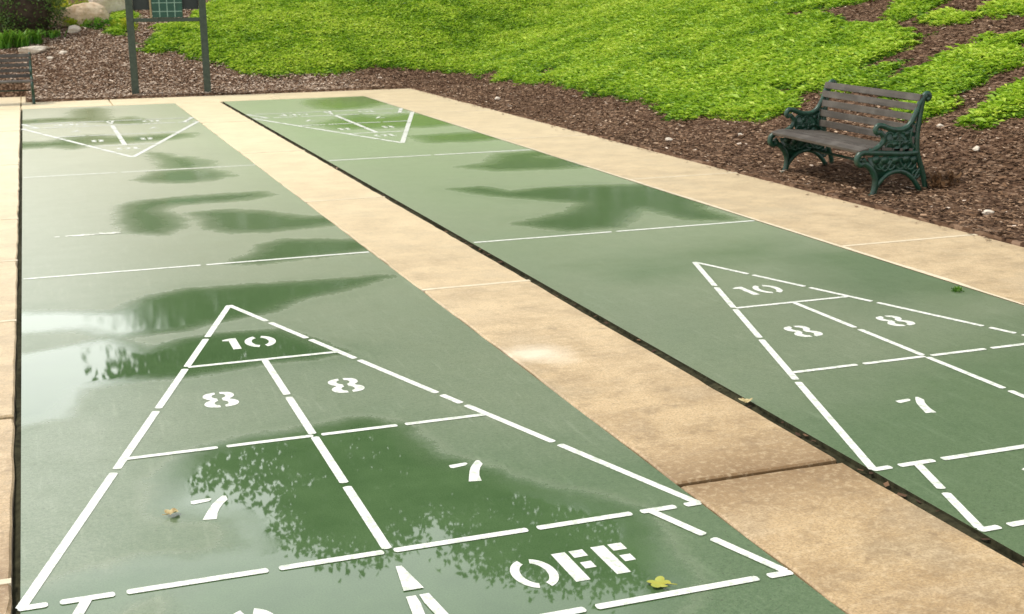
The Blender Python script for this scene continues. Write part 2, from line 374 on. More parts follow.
def mat_plain(name, a, b, scale=14., rough=.6, spec=.4):
    t = NT(name); v = t.coord()
    t.set(col=t.mix(t.ramp(t.noise(v, scale, 5), [(.3, 0.), (.7, 1.)]), a, b), rough=rough, spec=spec)
    t.bump(t.noise(v, scale * 4, 4), .25, .003); return t.m

def mat_rock(name, a, b, c):
    t = NT(name); v = t.coord()
    col = t.mix(t.ramp(t.noise(v, 3, 6, .65), [(.35, 0.), (.65, 1.)]), a, b)
    col = t.mix(t.math('MULTIPLY', t.ramp(t.noise(v, 9, 5), [(.5, 0.), (.7, 1.)]), .7), col, c)
    t.set(col=col, rough=.85, spec=.25); t.bump(t.noise(v, 12, 8, .7), .7, .03); return t.m

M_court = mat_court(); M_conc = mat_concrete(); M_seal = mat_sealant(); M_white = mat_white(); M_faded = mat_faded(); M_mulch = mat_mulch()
M_iron = mat_iron(); M_slat = mat_wood('weathered_slat', (.040, .034, .027), (.088, .073, .060), (.16, .145, .125))
M_cover = mat_tint('ground_cover_leaf', [(0., (.04, .12, .008)), (.35, (.20, .375, .016)), (.7, (.375, .56, .036)), (1., (.56, .69, .085))], .5, .35)
M_covermat = mat_plain('ground_cover_shade', (.025, .07, .008), (.07, .16, .012), 9., .9, .1)
M_chip = mat_tint('bark_chip', [(0., (.055, .030, .018)), (.4, (.165, .095, .052)), (.65, (.31, .20, .125)), (.85, (.50, .37, .26)), (1., (.68, .56, .45))], .9, 0, .2)
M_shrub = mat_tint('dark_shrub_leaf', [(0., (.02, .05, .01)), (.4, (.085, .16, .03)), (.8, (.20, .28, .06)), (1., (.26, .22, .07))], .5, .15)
M_strap = mat_tint('strap_leaf', [(0., (.03, .10, .012)), (.5, (.10, .26, .02)), (1., (.30, .45, .06))], .5, .25)
M_lime = mat_tint('lime_leaf', [(0., (.08, .20, .01)), (.5, (.34, .42, .02)), (1., (.62, .58, .05))], .5, .3)
M_wither = mat_tint('withered_leaf', [(0., (.08, .04, .018)), (1., (.30, .17, .08))], .7, .1)
M_tree = mat_tint('tree_leaf', [(0., (.008, .028, .006)), (1., (.035, .085, .018))], .5, .1)
M_bark = mat_plain('tree_bark', (.03, .022, .016), (.07, .05, .036), 10., .9, .2)
M_post = mat_plain('sign_post_paint', (.022, .036, .024), (.046, .066, .046), 18., .5)
M_board = mat_plain('sign_board_dark', (.010, .016, .016), (.020, .028, .026), 12., .5)
M_score = mat_plain('score_panel_green', (.006, .045, .028), (.012, .075, .048), 8., .35)
M_grid = mat_plain('score_grid_white', (.16, .28, .22), (.24, .36, .29), 30., .5)
M_tan = mat_plain('sign_tan_edge', (.24, .19, .10), (.30, .24, .13), 20., .6)
M_dirt = mat_plain('joint_dirt', (.014, .014, .007), (.055, .052, .028), 30., .95, .1)
M_leafy = mat_plain('yellow_leaf', (.40, .36, .05), (.32, .36, .06), 40., .5)
M_leafb = mat_plain('curled_leaf', (.30, .20, .07), (.55, .48, .26), 60., .6)
M_r1 = mat_rock('tan_boulder', (.62, .46, .30), (.72, .59, .43), (.44, .29, .16))
M_r2 = mat_rock('pale_limestone', (.60, .52, .42), (.74, .68, .58), (.40, .32, .23))

# ------------------------------------------------------------------ the setting
# terrain: one sheet, fine near the bank and coarse out to the horizon
def axis(lo, hi, step, far):
    a = list(np.arange(lo, hi + 1e-6, step)); s = step; x = a[-1]
    out_hi = []
    while x < far: s *= 1.35; x += s; out_hi.append(x)
    s = step; x = a[0]; out_lo = []
    while x > -far: s *= 1.35; x -= s; out_lo.append(x)
    return np.array(out_lo[::-1] + a + out_hi)
gx = axis(-4, 38, .28, 1700); gy = axis(4, 68, .28, 1700)
gx = np.unique(np.concatenate([gx, [16.26, 16.32, .33, .39]])); gy = np.unique(np.concatenate([gy, [46.80, 46.86, 50., 50.06]]))
X, Y = np.meshgrid(gx, gy)
def under_paving(x, y): return ((x < 16.29) & (y < 46.83)) | ((x < .36) & (y < 50.03))
Zt = hz(X, Y) + .02 + .10 * (fbm(X, Y, .9, 3, 3) - .4) * (np.hypot(X - 17, Y - 30) < 90)
Zt = np.where(under_paving(X, Y), -.30, Zt)
n0, n1 = X.shape
idx = np.arange(n0 * n1).reshape(n0, n1)
F = np.stack([idx[:-1, :-1], idx[:-1, 1:], idx[1:, 1:], idx[1:, :-1]], -1).reshape(-1, 4)
g_ = np_mesh('ground', np.stack([X, Y, Zt], -1).reshape(-1, 3) * S, F, M_mulch, smooth=True)
tag(g_, kind='structure')

# concrete walk: separate poured slabs with open joints between them
def slab(bm, x0, x1, y0, y1, top=0.0):
    """one poured slab: slightly uneven outline, worn arris"""
    pts = []
    def side(xa, ya, xb, yb):
        L = math.hypot(xb - xa, yb - ya); k = max(2, int(L / .30))
        for q in range(k):
            t = q / k; pts.append((xa + (xb - xa) * t, ya + (yb - ya) * t))
    side(x0, y0, x1, y0); side(x1, y0, x1, y1); side(x1, y1, x0, y1); side(x0, y1, x0, y0)
    pa = np.array(pts); cxy = np.array([(x0 + x1) / 2, (y0 + y1) / 2]); hx, hy = (x1 - x0) / 2, (y1 - y0) / 2
    def loop(ins, z):
        out = []
        for (a, b_) in pa:
            j1 = .034 * float(vnoise(np.array([a * 7 + 3]), np.array([b_ * 7]), 2.2, 12)[0]) + (.03 * max(0, float(vnoise(np.array([a * 9]), np.array([b_ * 9]), 3., 19)[0]) - .8) / .2 if ins else 0)
            k = ins + j1
            xx = min(max(a, x0 + k), x1 - k); yy = min(max(b_, y0 + k), y1 - k)
            out.append(bm.verts.new((xx * S, yy * S, z)))
        return out
    A = loop(.018, top); B = loop(0, top - .007); C_ = loop(0, -.09)
    bm.faces.new(A)
    m = len(A)
    for P_, Q in ((A, B), (B, C_)):
        for k in range(m): bm.faces.new((P_[k], Q[k], Q[(k+1) % m], P_[(k+1) % m]))
bm = bmesh.new(); sl = bmesh.new()
def run(x0, x1, ys, gap=.012, wide=(), ends=(True, True)):
    for a, b in zip(ys, ys[1:]):
        ga = .035 if a in wide else gap; gb = .035 if b in wide else gap
        slab(bm, x0, x1, a + ga, b - gb)
    for y in ys[1:-1]:
        if y not in wide: box(sl, (x0 + .01) * S, (x1 - .01) * S, (y - .045) * S, (y + .045) * S, -.06, .0025)
run(5.835, 7.572, [-14, -8, .47, 8.88, 17.75, 26.6, 35.5, 43.82], wide=(.47,))
run(13.40, 16.28, [-14, -8, .5, 4.85, 9.33, 17.95, 26.8, 35.6, 43.82], wide=(.5, 4.85))
run(-6.0, .142, [-14, -8, .53, 4.81, 9.24, 13.6, 18.0, 26.8, 35.6, 43.82, 49.99], wide=(4.81,))
run(-20., -6.03, [-14, .53, 18., 35.6, 49.99])
for a, b in ((.138, 3.5), (3.515, 9.9), (9.915, 16.28)): slab(bm, a, b, 43.86, 46.82)
slab(bm, .138, .345, 46.835, 49.99)
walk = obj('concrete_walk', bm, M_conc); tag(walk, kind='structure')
# pale worn lip along the outer edge of the right court
pv_ = None
for y in np.arange(-8, 43.8, .22):
    wd = .02 + .15 * float(fbm(np.array([3.]), np.array([y]), 1.6, 23, 4)[0]) ** 1.6
    c = (sl.verts.new((13.402 * S, y * S, .002)), sl.verts.new(((13.402 + wd) * S, y * S, .0022)))
    if pv_: sl.faces.new((pv_[0], pv_[1], c[1], c[0]))
    pv_ = c
obj('joint_filler', sl, M_seal, walk)
dj = bmesh.new()
for x0, x1 in ((.135, .198), (7.56, 7.678)):
    ys = np.arange(-8, 43.8, .35); pr_ = None
    for k, y in enumerate(ys):
        h = -.030 + .022 * vnoise(np.array([x0]), np.array([y]), .8, 3)[0]; h2 = -.030 + .024 * vnoise(np.array([x1 + 9]), np.array([y]), .6, 5)[0]
        c = (dj.verts.new((x0 * S, y * S, h)), dj.verts.new((x1 * S, y * S, h2)))
        if pr_: dj.faces.new((pr_[0], pr_[1], c[1], c[0]))
        pr_ = c
obj('joint_dirt', dj, M_dirt, walk)

def make_court(name, x0, x1, y0, y1, puddles, damp, step=.10):
    nx = int((x1 - x0) / step) + 1; ny = int((y1 - y0) / step) + 1
    xs = np.linspace(x0, x1, nx); ys = np.linspace(y0, y1, ny)
    XX, YY = np.meshgrid(xs, ys)
    ext = lambda p: [(x - 1.2 if x < x0 + .28 else x + 1.2 if x > x1 - .12 else x, y) for x, y in p]
    puddles = [ext(p) for p in puddles]; damp = [ext(p) for p in damp]
    d = np.full(XX.shape, 1e9)
    for p in puddles:
        far = np.clip((np.mean([q[1] for q in p]) + 9.6) / 20., .5, 2.2)
        d = np.minimum(d, sdf(XX, YY, p) / far)
    dm = np.full(XX.shape, 1e9)
    for p in damp: dm = np.minimum(dm, sdf(XX, YY, p))
    dm = np.clip(.5 - dm * .45, 0, 1) * np.where(YY < 9, 1, .8)
    pv = np.clip(.5 - d * np.where(YY < 4, .62, 1.1), 0, 1)
    zz = 0 * XX
    V = np.stack([XX * S, YY * S, zz * S], -1).reshape(-1, 3)
    idx = np.arange(nx * ny).reshape(ny, nx)
    F = np.stack([idx[:-1, :-1], idx[:-1, 1:], idx[1:, 1:], idx[1:, :-1]], -1).reshape(-1, 4)
    # a skirt so the slab edge is real in the open joints
    ring = list(idx[0, :]) + list(idx[1:, -1]) + list(idx[-1, -2::-1]) + list(idx[-2:0:-1, 0])
    base = len(V); low = V[ring].copy(); low[:, 2] = -.09
    V = np.vstack([V, low]); m = len(ring)
    sk = np.array([[ring[(k+1) % m], ring[k], base + k, base + (k+1) % m] for k in range(m)])
    F = np.vstack([F, sk])
    o = np_mesh(name, V, F, [M_court, M_dirt], {'puddle': np.concatenate([pv.ravel(), np.zeros(m)]), 'damp': np.concatenate([dm.ravel(), np.zeros(m)])}, midx=np.concatenate([np.zeros(len(F) - m), np.ones(m)]))
    return tag(o, kind='structure')
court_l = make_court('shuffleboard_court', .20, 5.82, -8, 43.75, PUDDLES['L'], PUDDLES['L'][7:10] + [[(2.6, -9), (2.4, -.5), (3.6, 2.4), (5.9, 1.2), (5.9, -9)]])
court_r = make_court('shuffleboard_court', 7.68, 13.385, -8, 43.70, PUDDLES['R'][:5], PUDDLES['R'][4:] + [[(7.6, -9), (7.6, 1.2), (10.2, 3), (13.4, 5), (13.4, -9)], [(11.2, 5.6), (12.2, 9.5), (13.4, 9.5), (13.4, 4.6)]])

# ------------------------------------------------------------------ painted markings (thin sheets lying on the courts)
ZP = .0013
class Paint:
    def __init__(s): s.bm = bmesh.new(); s.k = 0
    def poly(s, pts, fn):
        vs = [s.bm.verts.new((*[c * S for c in fn(*p)], ZP + .00016 * s.k)) for p in pts]
        s.bm.faces.new(vs)
    def strip(s, outer, inner, fn):
        for i in range(len(outer) - 1): s.poly([outer[i], outer[i+1], inner[i+1], inner[i]], fn)
    def line(s, a, b, w, gaps, fn):
        """stencilled line from a to b with small unpainted gaps at the given fractions"""
        s.k += 1
        ax, ay = a; bx, by = b; L = math.hypot(bx - ax, by - ay); ux, uy = (bx - ax) / L, (by - ay) / L
        cuts = [0.] + [g for g in gaps] + [1.]
        g_ = .045 / L
        for i, (t0, t1) in enumerate(zip(cuts, cuts[1:])):
            t0 = t0 + (g_ if i else 0); t1 = t1 - (g_ if i < len(cuts) - 2 else 0)
            p0 = (ax + ux * L * t0, ay + uy * L * t0); p1 = (ax + ux * L * t1, ay + uy * L * t1)
            h = w / 2; r = w * .18
            s.poly([(p0[0] - uy*h + ux*r, p0[1] + ux*h + uy*r), (p0[0] - uy*h*.5, p0[1] + ux*h*.5), (p0[0] + uy*h*.5, p0[1] - ux*h*.5), (p0[0] + uy*h + ux*r, p0[1] - ux*h + uy*r),
                    (p1[0] + uy*h - ux*r, p1[1] - ux*h - uy*r), (p1[0] + uy*h*.5, p1[1] - ux*h*.5), (p1[0] - uy*h*.5, p1[1] + ux*h*.5), (p1[0] - uy*h - ux*r, p1[1] + ux*h - uy*r)], fn)

def glyph(pt, ch, cx, cy, w, h, fn):
    f = lambda u, v: fn(cx + u * w / 2, cy + v * h / 2)
    arc = lambda a0, a1, rx, ry, ox=0, oy=0, n=14: [(ox + rx * math.cos(R(a0 + (a1 - a0) * k / n)), oy + ry * math.sin(R(a0 + (a1 - a0) * k / n))) for k in range(n + 1)]
    if ch in '0O':
        b = .46 if ch == '0' else .42
        for a0, a1, in ((106, 254), (-74, 74)):
            pt.strip(arc(a0, a1, 1, 1), arc(a0 + (9 if a0 > 0 else 9) * 0, a1, 1 - b, 1 - b * .72), f)
    elif ch == '8':
        for sgn in (-1, 1):
            out = []; inn = []
            for k in range(25):
                v = 1 - 2 * k / 24
                lobe = math.sqrt(max(0, 1 - ((abs(v) - .5) / .5) ** 2)) if abs(v) > .02 else 0
                top = .92 if v > 0 else 1.0
                o = max(.16, top * (.30 + .70 * lobe) if abs(v) > .02 else .52)
                o = max(o, .55) if abs(v) < .28 else o
                i = .14 if (abs(v) > .74 or abs(v) < .2) else .14 + .26 * math.sqrt(max(0, 1 - ((abs(v) - .47) / .27) ** 2))
                out.append((sgn * o, v)); inn.append((sgn * min(i, o - .02), v))
            pt.strip(out, inn, f)
    elif ch == '1':
        pt.poly([(-.05, .98), (-.05, -1), (.95, -1), (.95, 1), (.2, 1)], f)
        pt.poly([(-.06, .98), (-.06, .56), (-.80, .66), (-.80, .84)], f)
    elif ch == '7':
        pt.poly([(-.84, .92), (-.86, .66), (-.76, .58), (-.07, .69), (.06, .80), (.09, .90), (.02, .98)], f)
        out = [(.76, 1.02), (.76, .60), (.50, .28), (.28, -.12), (.12, -.5), (.0, -1.04)]
        inn = [(.62, 1.06), (.34, .76), (.06, .40), (-.14, .04), (-.36, -.42), (-.60, -.95)]
        pt.strip(out, inn, f)
    elif ch == 'F':
        pt.poly([(-1, 1), (-1, -1), (-.12, -1), (-.12, 1)], f)
        pt.poly([(.12, 1), (.12, .52), (1, .52), (1, 1)], f)
        pt.poly([(.16, .16), (.16, -.28), (.86, -.28), (.86, .16)], f)

def markings(court, ox, oy, hw, flip, mat, ten=(0, 0)):
    """triangle end of a court; hw = half width of the painted triangle, flip for the far end"""
    def fn(x, y):
        if flip: x, y = 6 - x, 36.05 - y
        return ox + 3 + (x - 3) * hw / 3, oy + y
    P_ = Paint(); w = .15 if flip else .090
    P_.line((3, 9), (0.0, 0.0), w, [.19, .335, .505, .70] if not flip else [.3, .6], fn)
    P_.line((3, 9), (6, 0), w, [.13, .25, .38, .57, .62, .79], fn)
    P_.line((2.02, 6), (3.98, 6), w * .85, [], fn)
    P_.line((3, 5.96), (3, .05), w, [.26, .50, .745], fn)
    P_.line((1.03, 3), (4.97, 3), w * .85, [.25, .51, .75], fn)
    P_.line((-.02, 0), (6.02, 0), w * .95, [.045, .13, .335, .50, .72, .89, .965], fn)
    P_.line((.5, -.02), (.02, -1.47), w, [.45], fn); P_.line((5.5, -.02), (5.98, -1.47), w, [.45], fn)
    P_.line((-.02, -1.5), (6.02, -1.5), w * .95, [.045, .30, .52, .70, .955], fn)
    # inverted separation wedge in the 10 OFF strip
    P_.poly([(2.975, -.30), (2.915, -.74), (3.085, -.74), (3.025, -.30)], fn)
    P_.poly([(2.905, -.84), (2.84, -1.43), (2.935, -1.43), (2.985, -.98), (2.985, -.84)], fn)
    P_.poly([(3.015, -.84), (3.015, -.98), (3.065, -1.43), (3.16, -1.43), (3.095, -.84)], fn)
    obj('triangle_lines', P_.bm, mat, court)
    def num(s, items):
        q = Paint()
        for ch, cx, cy, w_, h_ in items: glyph(q, ch, cx, cy, w_, h_, fn)
        obj(s, q.bm, mat, court)
    num('painted_ten', [('1', 2.70, 6.87, .22, .54), ('0', 3.10, 6.86, .42, .56)])
    num('painted_eight', [('8', 2.22, 4.57, .40, .56)]); num('painted_eight', [('8', 3.74, 4.58, .40, .56)])
    num('painted_seven', [('7', 1.70, 1.44, .42, .50)]); num('painted_seven', [('7', 4.28, 1.46, .42, .50)])
    num('painted_ten_off', [('1', 1.30 + ten[0], -.87 + ten[1], .21, .52), ('0', 1.68 + ten[0], -.87 + ten[1], .40, .54), ('O', 4.02, -.80, .38, .53), ('F', 4.43, -.79, .29, .53), ('F', 4.80, -.78, .29, .53)])

def deadline(court, x0, x1, y, gaps, mat, w=.09):
    q = Paint(); q.line((x0, y), (x1, y), w, gaps, lambda a, b: (a, b)); obj('dead_line', q.bm, mat, court)

markings(court_l, 0.0, 0.0, 2.80, False, M_white); markings(court_l, 0.0, 0.0, 2.80, True, M_white)
markings(court_r, 7.53, .13, 2.83, False, M_white, (.14, .16)); markings(court_r, 7.53, .13, 2.83, True, M_white)
deadline(court_l, .22, 5.80, 12.0, [.5], M_white); deadline(court_l, .22, 5.80, 24.1, [.4], M_faded, .14)
deadline(court_r, 7.72, 13.36, 12.1, [.48], M_white); deadline(court_r, 7.72, 13.36, 24.15, [.5], M_white, .12)

# worn-out remains of an older marking across the left court
q = Paint(); dx_ = rng.uniform(.03, .09, 9); xx_ = 1.06
for w_ in dx_:
    q.line((xx_, 15.55 + rng.uniform(-.05, .05)), (xx_ + w_, 15.62), .20, [], lambda a, b: (a, b)); xx_ += w_ + rng.uniform(.015, .05)
q.line((.75, 15.55), (1.05, 15.58), .10, [.5], lambda a, b: (a, b))
obj('worn_marking', q.bm, M_faded, court_l)

# ------------------------------------------------------------------ loose bark and ground cover
def kites(C, dirs, nrm, L, W, bend=.25):
    """little pointed leaves: C base points, dirs along, nrm up; returns verts and quads (two quads bent per leaf would be heavier)"""
    side = np.cross(dirs, nrm); side /= np.linalg.norm(side, axis=1, keepdims=True) + 1e-9
    a = C; b = C + dirs * (L * .55)[:, None] + side * (W * .5)[:, None] + nrm * (L * bend * .4)[:, None]
    c = C + dirs * L[:, None] - nrm * (L * bend * .3)[:, None]; d = C + dirs * (L * .55)[:, None] - side * (W * .5)[:, None] + nrm * (L * bend * .4)[:, None]
    V = np.stack([a, b, c, d], 1).reshape(-1, 3)
    F = np.arange(len(V)).reshape(-1, 4)
    return V, F

def unit(v): return v / (np.linalg.norm(v, axis=-1, keepdims=True) + 1e-9)

# bark chips
N = 620000
cx = rng.uniform(-3, 34, N); cy = rng.uniform(2, 64, N)
dd = cover_sdf(cx, cy)
keep = (~under_paving(cx - .03, cy - .03)) & (dd > -.15) & (rng.random(N) < np.where(cx < 24, 1, .8))
cx, cy = cx[keep], cy[keep]
# a few bits spill over the edge of the walk and lie in the open joint
sy_ = rng.uniform(4, 47, 420); sx_ = 16.28 - np.abs(rng.normal(0, .16, 420)); gy_ = rng.uniform(-7, 43, 160); gx_ = rng.uniform(7.59, 7.67, 160)
fx_ = rng.uniform(.2, 16.2, 160); fy_ = 46.82 - np.abs(rng.normal(0, .2, 160))
on_walk = np.concatenate([np.zeros(len(cx)), np.ones(420), np.full(160, .7), np.ones(160)])
cx = np.concatenate([cx, sx_, gx_, fx_]); cy = np.concatenate([cy, sy_, gy_, fy_]); n = len(cx)
ang = rng.uniform(0, 2 * np.pi, n); el = rng.normal(0, .15, n)
D_ = np.stack([np.cos(ang) * np.cos(el), np.sin(ang) * np.cos(el), np.sin(el)], 1)
nr = unit(np.stack([rng.normal(0, .28, n), rng.normal(0, .28, n), np.ones(n)], 1))
nr = unit(nr - D_ * (nr * D_).sum(1, keepdims=True))
L_ = rng.gamma(1.6, .026, n) + .025; W_ = np.minimum(L_ * rng.uniform(.25, .7, n), .06)
side = np.cross(D_, nr)
cz = hz(cx, cy) + .035 + .10 * (fbm(cx, cy, .9, 3, 3) - .4) + rng.uniform(0, .05, n)
cz = np.where(on_walk == 1, .022, np.where(on_walk > 0, -.015, cz)); D_[on_walk > 0, 2] *= .2; L_ = np.where(on_walk > 0, np.minimum(L_, .09), L_)
C_ = np.stack([cx, cy, cz], 1)
V = np.stack([C_ - D_*L_[:,None]/2 - side*W_[:,None]/2, C_ + D_*L_[:,None]/2 - side*W_[:,None]*.35, C_ + D_*L_[:,None]*.45 + side*W_[:,None]/2, C_ - D_*L_[:,None]*.45 + side*W_[:,None]/2], 1).reshape(-1, 3)
tn = np.clip(rng.beta(1.6, 2.4, n) * .95 + .25 * (fbm(cx, cy, 1.8, 41, 2) - .5) + (rng.random(n) < .018) * .5 - .35 * (on_walk == .7) + np.where(cy > 46.5, .52 * np.clip((17 - cx) / 4, 0, 1), 0) - .16 * (fbm(cx, cy, 3.5, 45, 2) - .4) * (cx > 16), 0, 1)
bark = np_mesh('bark_chips', V * S, np.arange(len(V)).reshape(-1, 4), M_chip, {'tint': np.repeat(tn, 4)})
tag(bark, 'brown bark mulch spread over the bed around the courts', 'mulch', kind='stuff')

# ground cover: a lumpy dark mat with bright fronds growing out of it
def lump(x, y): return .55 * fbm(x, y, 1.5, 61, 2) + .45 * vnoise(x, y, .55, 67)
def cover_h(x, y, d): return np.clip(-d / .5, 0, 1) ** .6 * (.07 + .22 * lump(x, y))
xs = np.arange(3.5, 38, .22); ys = np.arange(14.5, 68, .22)
X, Y = np.meshgrid(xs, ys); d = cover_sdf(X, Y); inside = d < 0
Zc = hz(X, Y) + np.where(inside, cover_h(X, Y, d), -.05)
ids = np.arange(X.size).reshape(X.shape)
cell = inside[:-1, :-1] | inside[:-1, 1:] | inside[1:, 1:] | inside[1:, :-1]
Fm = np.stack([ids[:-1, :-1], ids[:-1, 1:], ids[1:, 1:], ids[1:, :-1]], -1)[cell]
Vm = np.stack([X, Y, Zc], -1).reshape(-1, 3)
N = 1600000
cx = rng.uniform(3.5, 36, N); cy = rng.uniform(14.5, 66, N); d = cover_sdf(cx, cy)
near = 1 / (1 + np.maximum(0, np.hypot(cx, cy + 9) - 30) / 30)
keep = (d < .08) & (rng.random(N) < np.clip(near * 1.15, .3, 1))
cx, cy, d = cx[keep], cy[keep], d[keep]; n = len(cx)
e = .12
hh = cover_h(cx, cy, d)
gxn = (lump(cx + e, cy) - lump(cx - e, cy)) / (2 * e) * .22; gyn = (lump(cx, cy + e) - lump(cx, cy - e)) / (2 * e) * .22
up = unit(np.stack([-gxn - .2, -gyn - .1, np.ones(n)], 1))
ang = rng.uniform(0, 2 * np.pi, n)
flat = unit(np.stack([np.cos(ang) - gxn * .9, np.sin(ang) - gyn * .9, np.zeros(n)], 1))
lift = rng.uniform(-.1, .55, n)[:, None]
D_ = unit(flat + up * lift); nr = unit(up - D_ * (up * D_).sum(1, keepdims=True))
L_ = rng.gamma(4., .026, n) + .035; W_ = L_ * rng.uniform(.28, .5, n)
C_ = np.stack([cx, cy, hz(cx, cy) + hh + rng.uniform(-.03, .04, n)], 1)
V, Fk = kites(C_, D_, nr, L_, W_)
lm = lump(cx, cy)
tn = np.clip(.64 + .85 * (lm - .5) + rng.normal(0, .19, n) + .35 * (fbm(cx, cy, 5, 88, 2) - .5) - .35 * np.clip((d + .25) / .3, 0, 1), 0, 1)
nv = len(Vm)
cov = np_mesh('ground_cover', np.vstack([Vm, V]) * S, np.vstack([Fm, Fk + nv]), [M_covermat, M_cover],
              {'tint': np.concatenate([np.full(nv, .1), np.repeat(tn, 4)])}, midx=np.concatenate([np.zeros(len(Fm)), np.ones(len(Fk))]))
tag(cov, 'bright yellow green creeping ground cover spreading over the bank', 'ground cover', kind='stuff')

# ------------------------------------------------------------------ benches
def make_bench():
    root = thing('park_bench', '', 'bench')
    HL = .685
    bm0 = None
    def iron(x):
        b = bmesh.new()
        p = lambda pts, r, sub=5, seg=8: tube(b, smooth_path([(x, a, z) for a, z in pts], sub), r, seg)
        # side view: a runs from front (-) to back (+)
        p([(.25, 0), (.235, .10), (.195, .22), (.155, .33), (.145, .45), (.155, .58), (.17, .70), (.185, .755), (.215, .768), (.228, .74), (.205, .722)], .021)   # back leg and post with a rolled head
        p([(-.215, 0), (-.205, .045), (-.16, .115), (-.09, .175), (-.005, .195), (.08, .17), (.155, .10), (.20, .03), (.225, 0)], .019)                  # arched foot
        p([(-.215, .012), (-.24, .012)], .02); p([(.23, .012), (.275, .012)], .02)
        p([(-.315, .30), (-.30, .275), (-.325, .255), (-.355, .275), (-.355, .315), (-.32, .345), (-.26, .345), (-.12, .335), (.05, .325), (.155, .33)], .023)   # seat rail ending in a front scroll
        p([(-.31, .27), (-.25, .235), (-.20, .16), (-.195, .08), (-.215, 0)], .024)                                                                # front leg
        p([(-.19, .485), (-.215, .505), (-.20, .54), (-.155, .54), (-.07, .51), (.02, .51), (.08, .55), (.125, .63), (.155, .71), (.20, .755)], .021)  # arm sweeping up into the back
        p([(-.18, .50), (-.145, .46), (-.15, .415), (-.20, .375), (-.27, .355)], .020)                                                             # arm support
        def ring(cy, cz, r, t=.010):
            p([(cy + r * math.cos(q), cz + r * math.sin(q)) for q in np.linspace(0, 2 * math.pi, 13)], t, 1, 6)
        ring(.0, .425, .068, .012); ring(.0, .425, .030); ring(-.095, .46, .032); ring(.095, .465, .038); ring(-.085, .375, .034); ring(.09, .375, .032)
        ring(-.165, .255, .042, .011); ring(-.075, .25, .042, .011); ring(.015, .255, .045, .011); ring(.10, .245, .042, .011); ring(.155, .165, .030)
        p([(-.22, .30), (-.12, .20), (-.03, .30), (.06, .21), (.14, .30)], .011); p([(-.02, .49), (.0, .425), (-.01, .345)], .011); p([(-.11, .42), (.0, .425), (.12, .42)], .010)
        p([(.125, .55), (.09, .48), (.10, .40), (.145, .355)], .013)
        p([(.185, .21), (.145, .13), (.18, .06)], .012)
        # cast web behind the ornament, pierced by the gaps between its lobes
        for P_ in ([(-.135, .47), (-.13, .39), (-.08, .345), (.13, .345), (.115, .50), (.085, .535), (.02, .505), (-.07, .505)],
                   [(-.27, .31), (.14, .31), (.165, .19), (.12, .145), (.08, .175), (-.005, .20), (-.09, .18), (-.15, .125), (-.185, .12)]):
            vs = [b.verts.new((x - .003, cy, cz)) for cy, cz in P_]
            r = bmesh.ops.extrude_face_region(b, geom=[b.faces.new(vs)])
            for v in [g for g in r['geom'] if isinstance(g, bmesh.types.BMVert)]: v.co.x += .006
        for cy, cz, rr in ((-.20, .29, .035), (-.125, .285, .034), (-.03, .28, .034), (.06, .285, .034), (.13, .275, .032), (.05, .36, .028), (-.03, .36, .028), (-.05, .455, .022), (.055, .475, .022), (.05, .41, .02), (-.05, .40, .02)):
            vs = [b.verts.new((x, cy + rr * math.cos(q), cz + rr * math.sin(q))) for q in np.linspace(0, 2 * math.pi, 9)[:-1]]
            r = bmesh.ops.extrude_face_region(b, geom=[b.faces.new(vs)])
            for v in [g for g in r['geom'] if isinstance(g, bmesh.types.BMVert)]: v.co.x += .012
        return b
    for x in (-HL, HL):
        e = obj('end_frame', iron(x), M_iron, root, smooth=True)
    def slat(name, ctr, w, ang, bow=0):
        b = bmesh.new(); rot = Matrix.Translation(ctr) @ Matrix.Rotation(ang, 4, 'X')
        box(b, -HL - .012, HL + .012, -w / 2, w / 2, -.012, .012, rot)
        obj(name, b, M_slat, root, bevel=.005)
    for a, z, w in ((-.305, .362, .085), (-.21, .372, .085), (-.115, .366, .085), (-.02, .358, .085), (.07, .352, .075)):
        slat('seat_slat', (0, a, z), w, -.06 if a > -.28 else .25)
    for a, z, t in ((.125, .425, 1.55), (.128, .51, 1.52), (.138, .592, 1.45), (.15, .668, 1.38), (.172, .738, 1.28)):
        slat('back_slat', (0, a - .02, z), .054, t)
    b = bmesh.new(); tube(b, [(-HL, .03, .20), (HL, .03, .20)], .011, 8); obj('tie_rod', b, M_iron, root, smooth=True)
    return root

bench = make_bench()
tag(bench, 'park bench with dark slats and green iron ends on mulch beside the right walk', 'bench', 'slatted park benches')
bench.location = (17.66 * S, 15.36 * S, .0); bench.rotation_euler = (0, 0, R(-93))
bench2 = copy_tree(bench)
tag(bench2, 'slatted park bench at the far left corner, cut off by the picture edge', 'bench')
bench2.scale = (.9, .9, .9); bench2.location = (.72 * S - .65, 46.5 * S, .0); bench2.rotation_euler = (0, 0, 0)

# ------------------------------------------------------------------ scoreboard sign
sg = thing('scoreboard_sign', 'dark scoreboard on two square posts with a green gridded panel behind the left court', 'scoreboard', (6.10 * S, 47.45 * S, 0), math.atan2(-.3, 2.91))
hw = 1.463 * S
for x in (-hw, hw):
    b = bmesh.new(); box(b, x - .052, x + .052, -.052, .052, -.10, 2.15); obj('post', b, M_post, sg, bevel=.008)
b = bmesh.new(); box(b, -hw + .054, hw - .054, -.035, .035, 1.095, 1.150); obj('cross_rail', b, M_post, sg, bevel=.006)
b = bmesh.new(); box(b, -hw + .054, hw - .054, -.028, .028, 2.02, 2.09); obj('cross_rail', b, M_post, sg, bevel=.006)
b = bmesh.new(); box(b, -hw + .054, hw - .054, .03, .058, 1.27, 2.0); obj('back_board', b, M_board, sg, bevel=.004)
b = bmesh.new(); box(b, -.205, .235, -.052, -.012, 1.155, 1.98); sp_ = obj('score_panel', b, M_score, sg, bevel=.004)
b = bmesh.new()
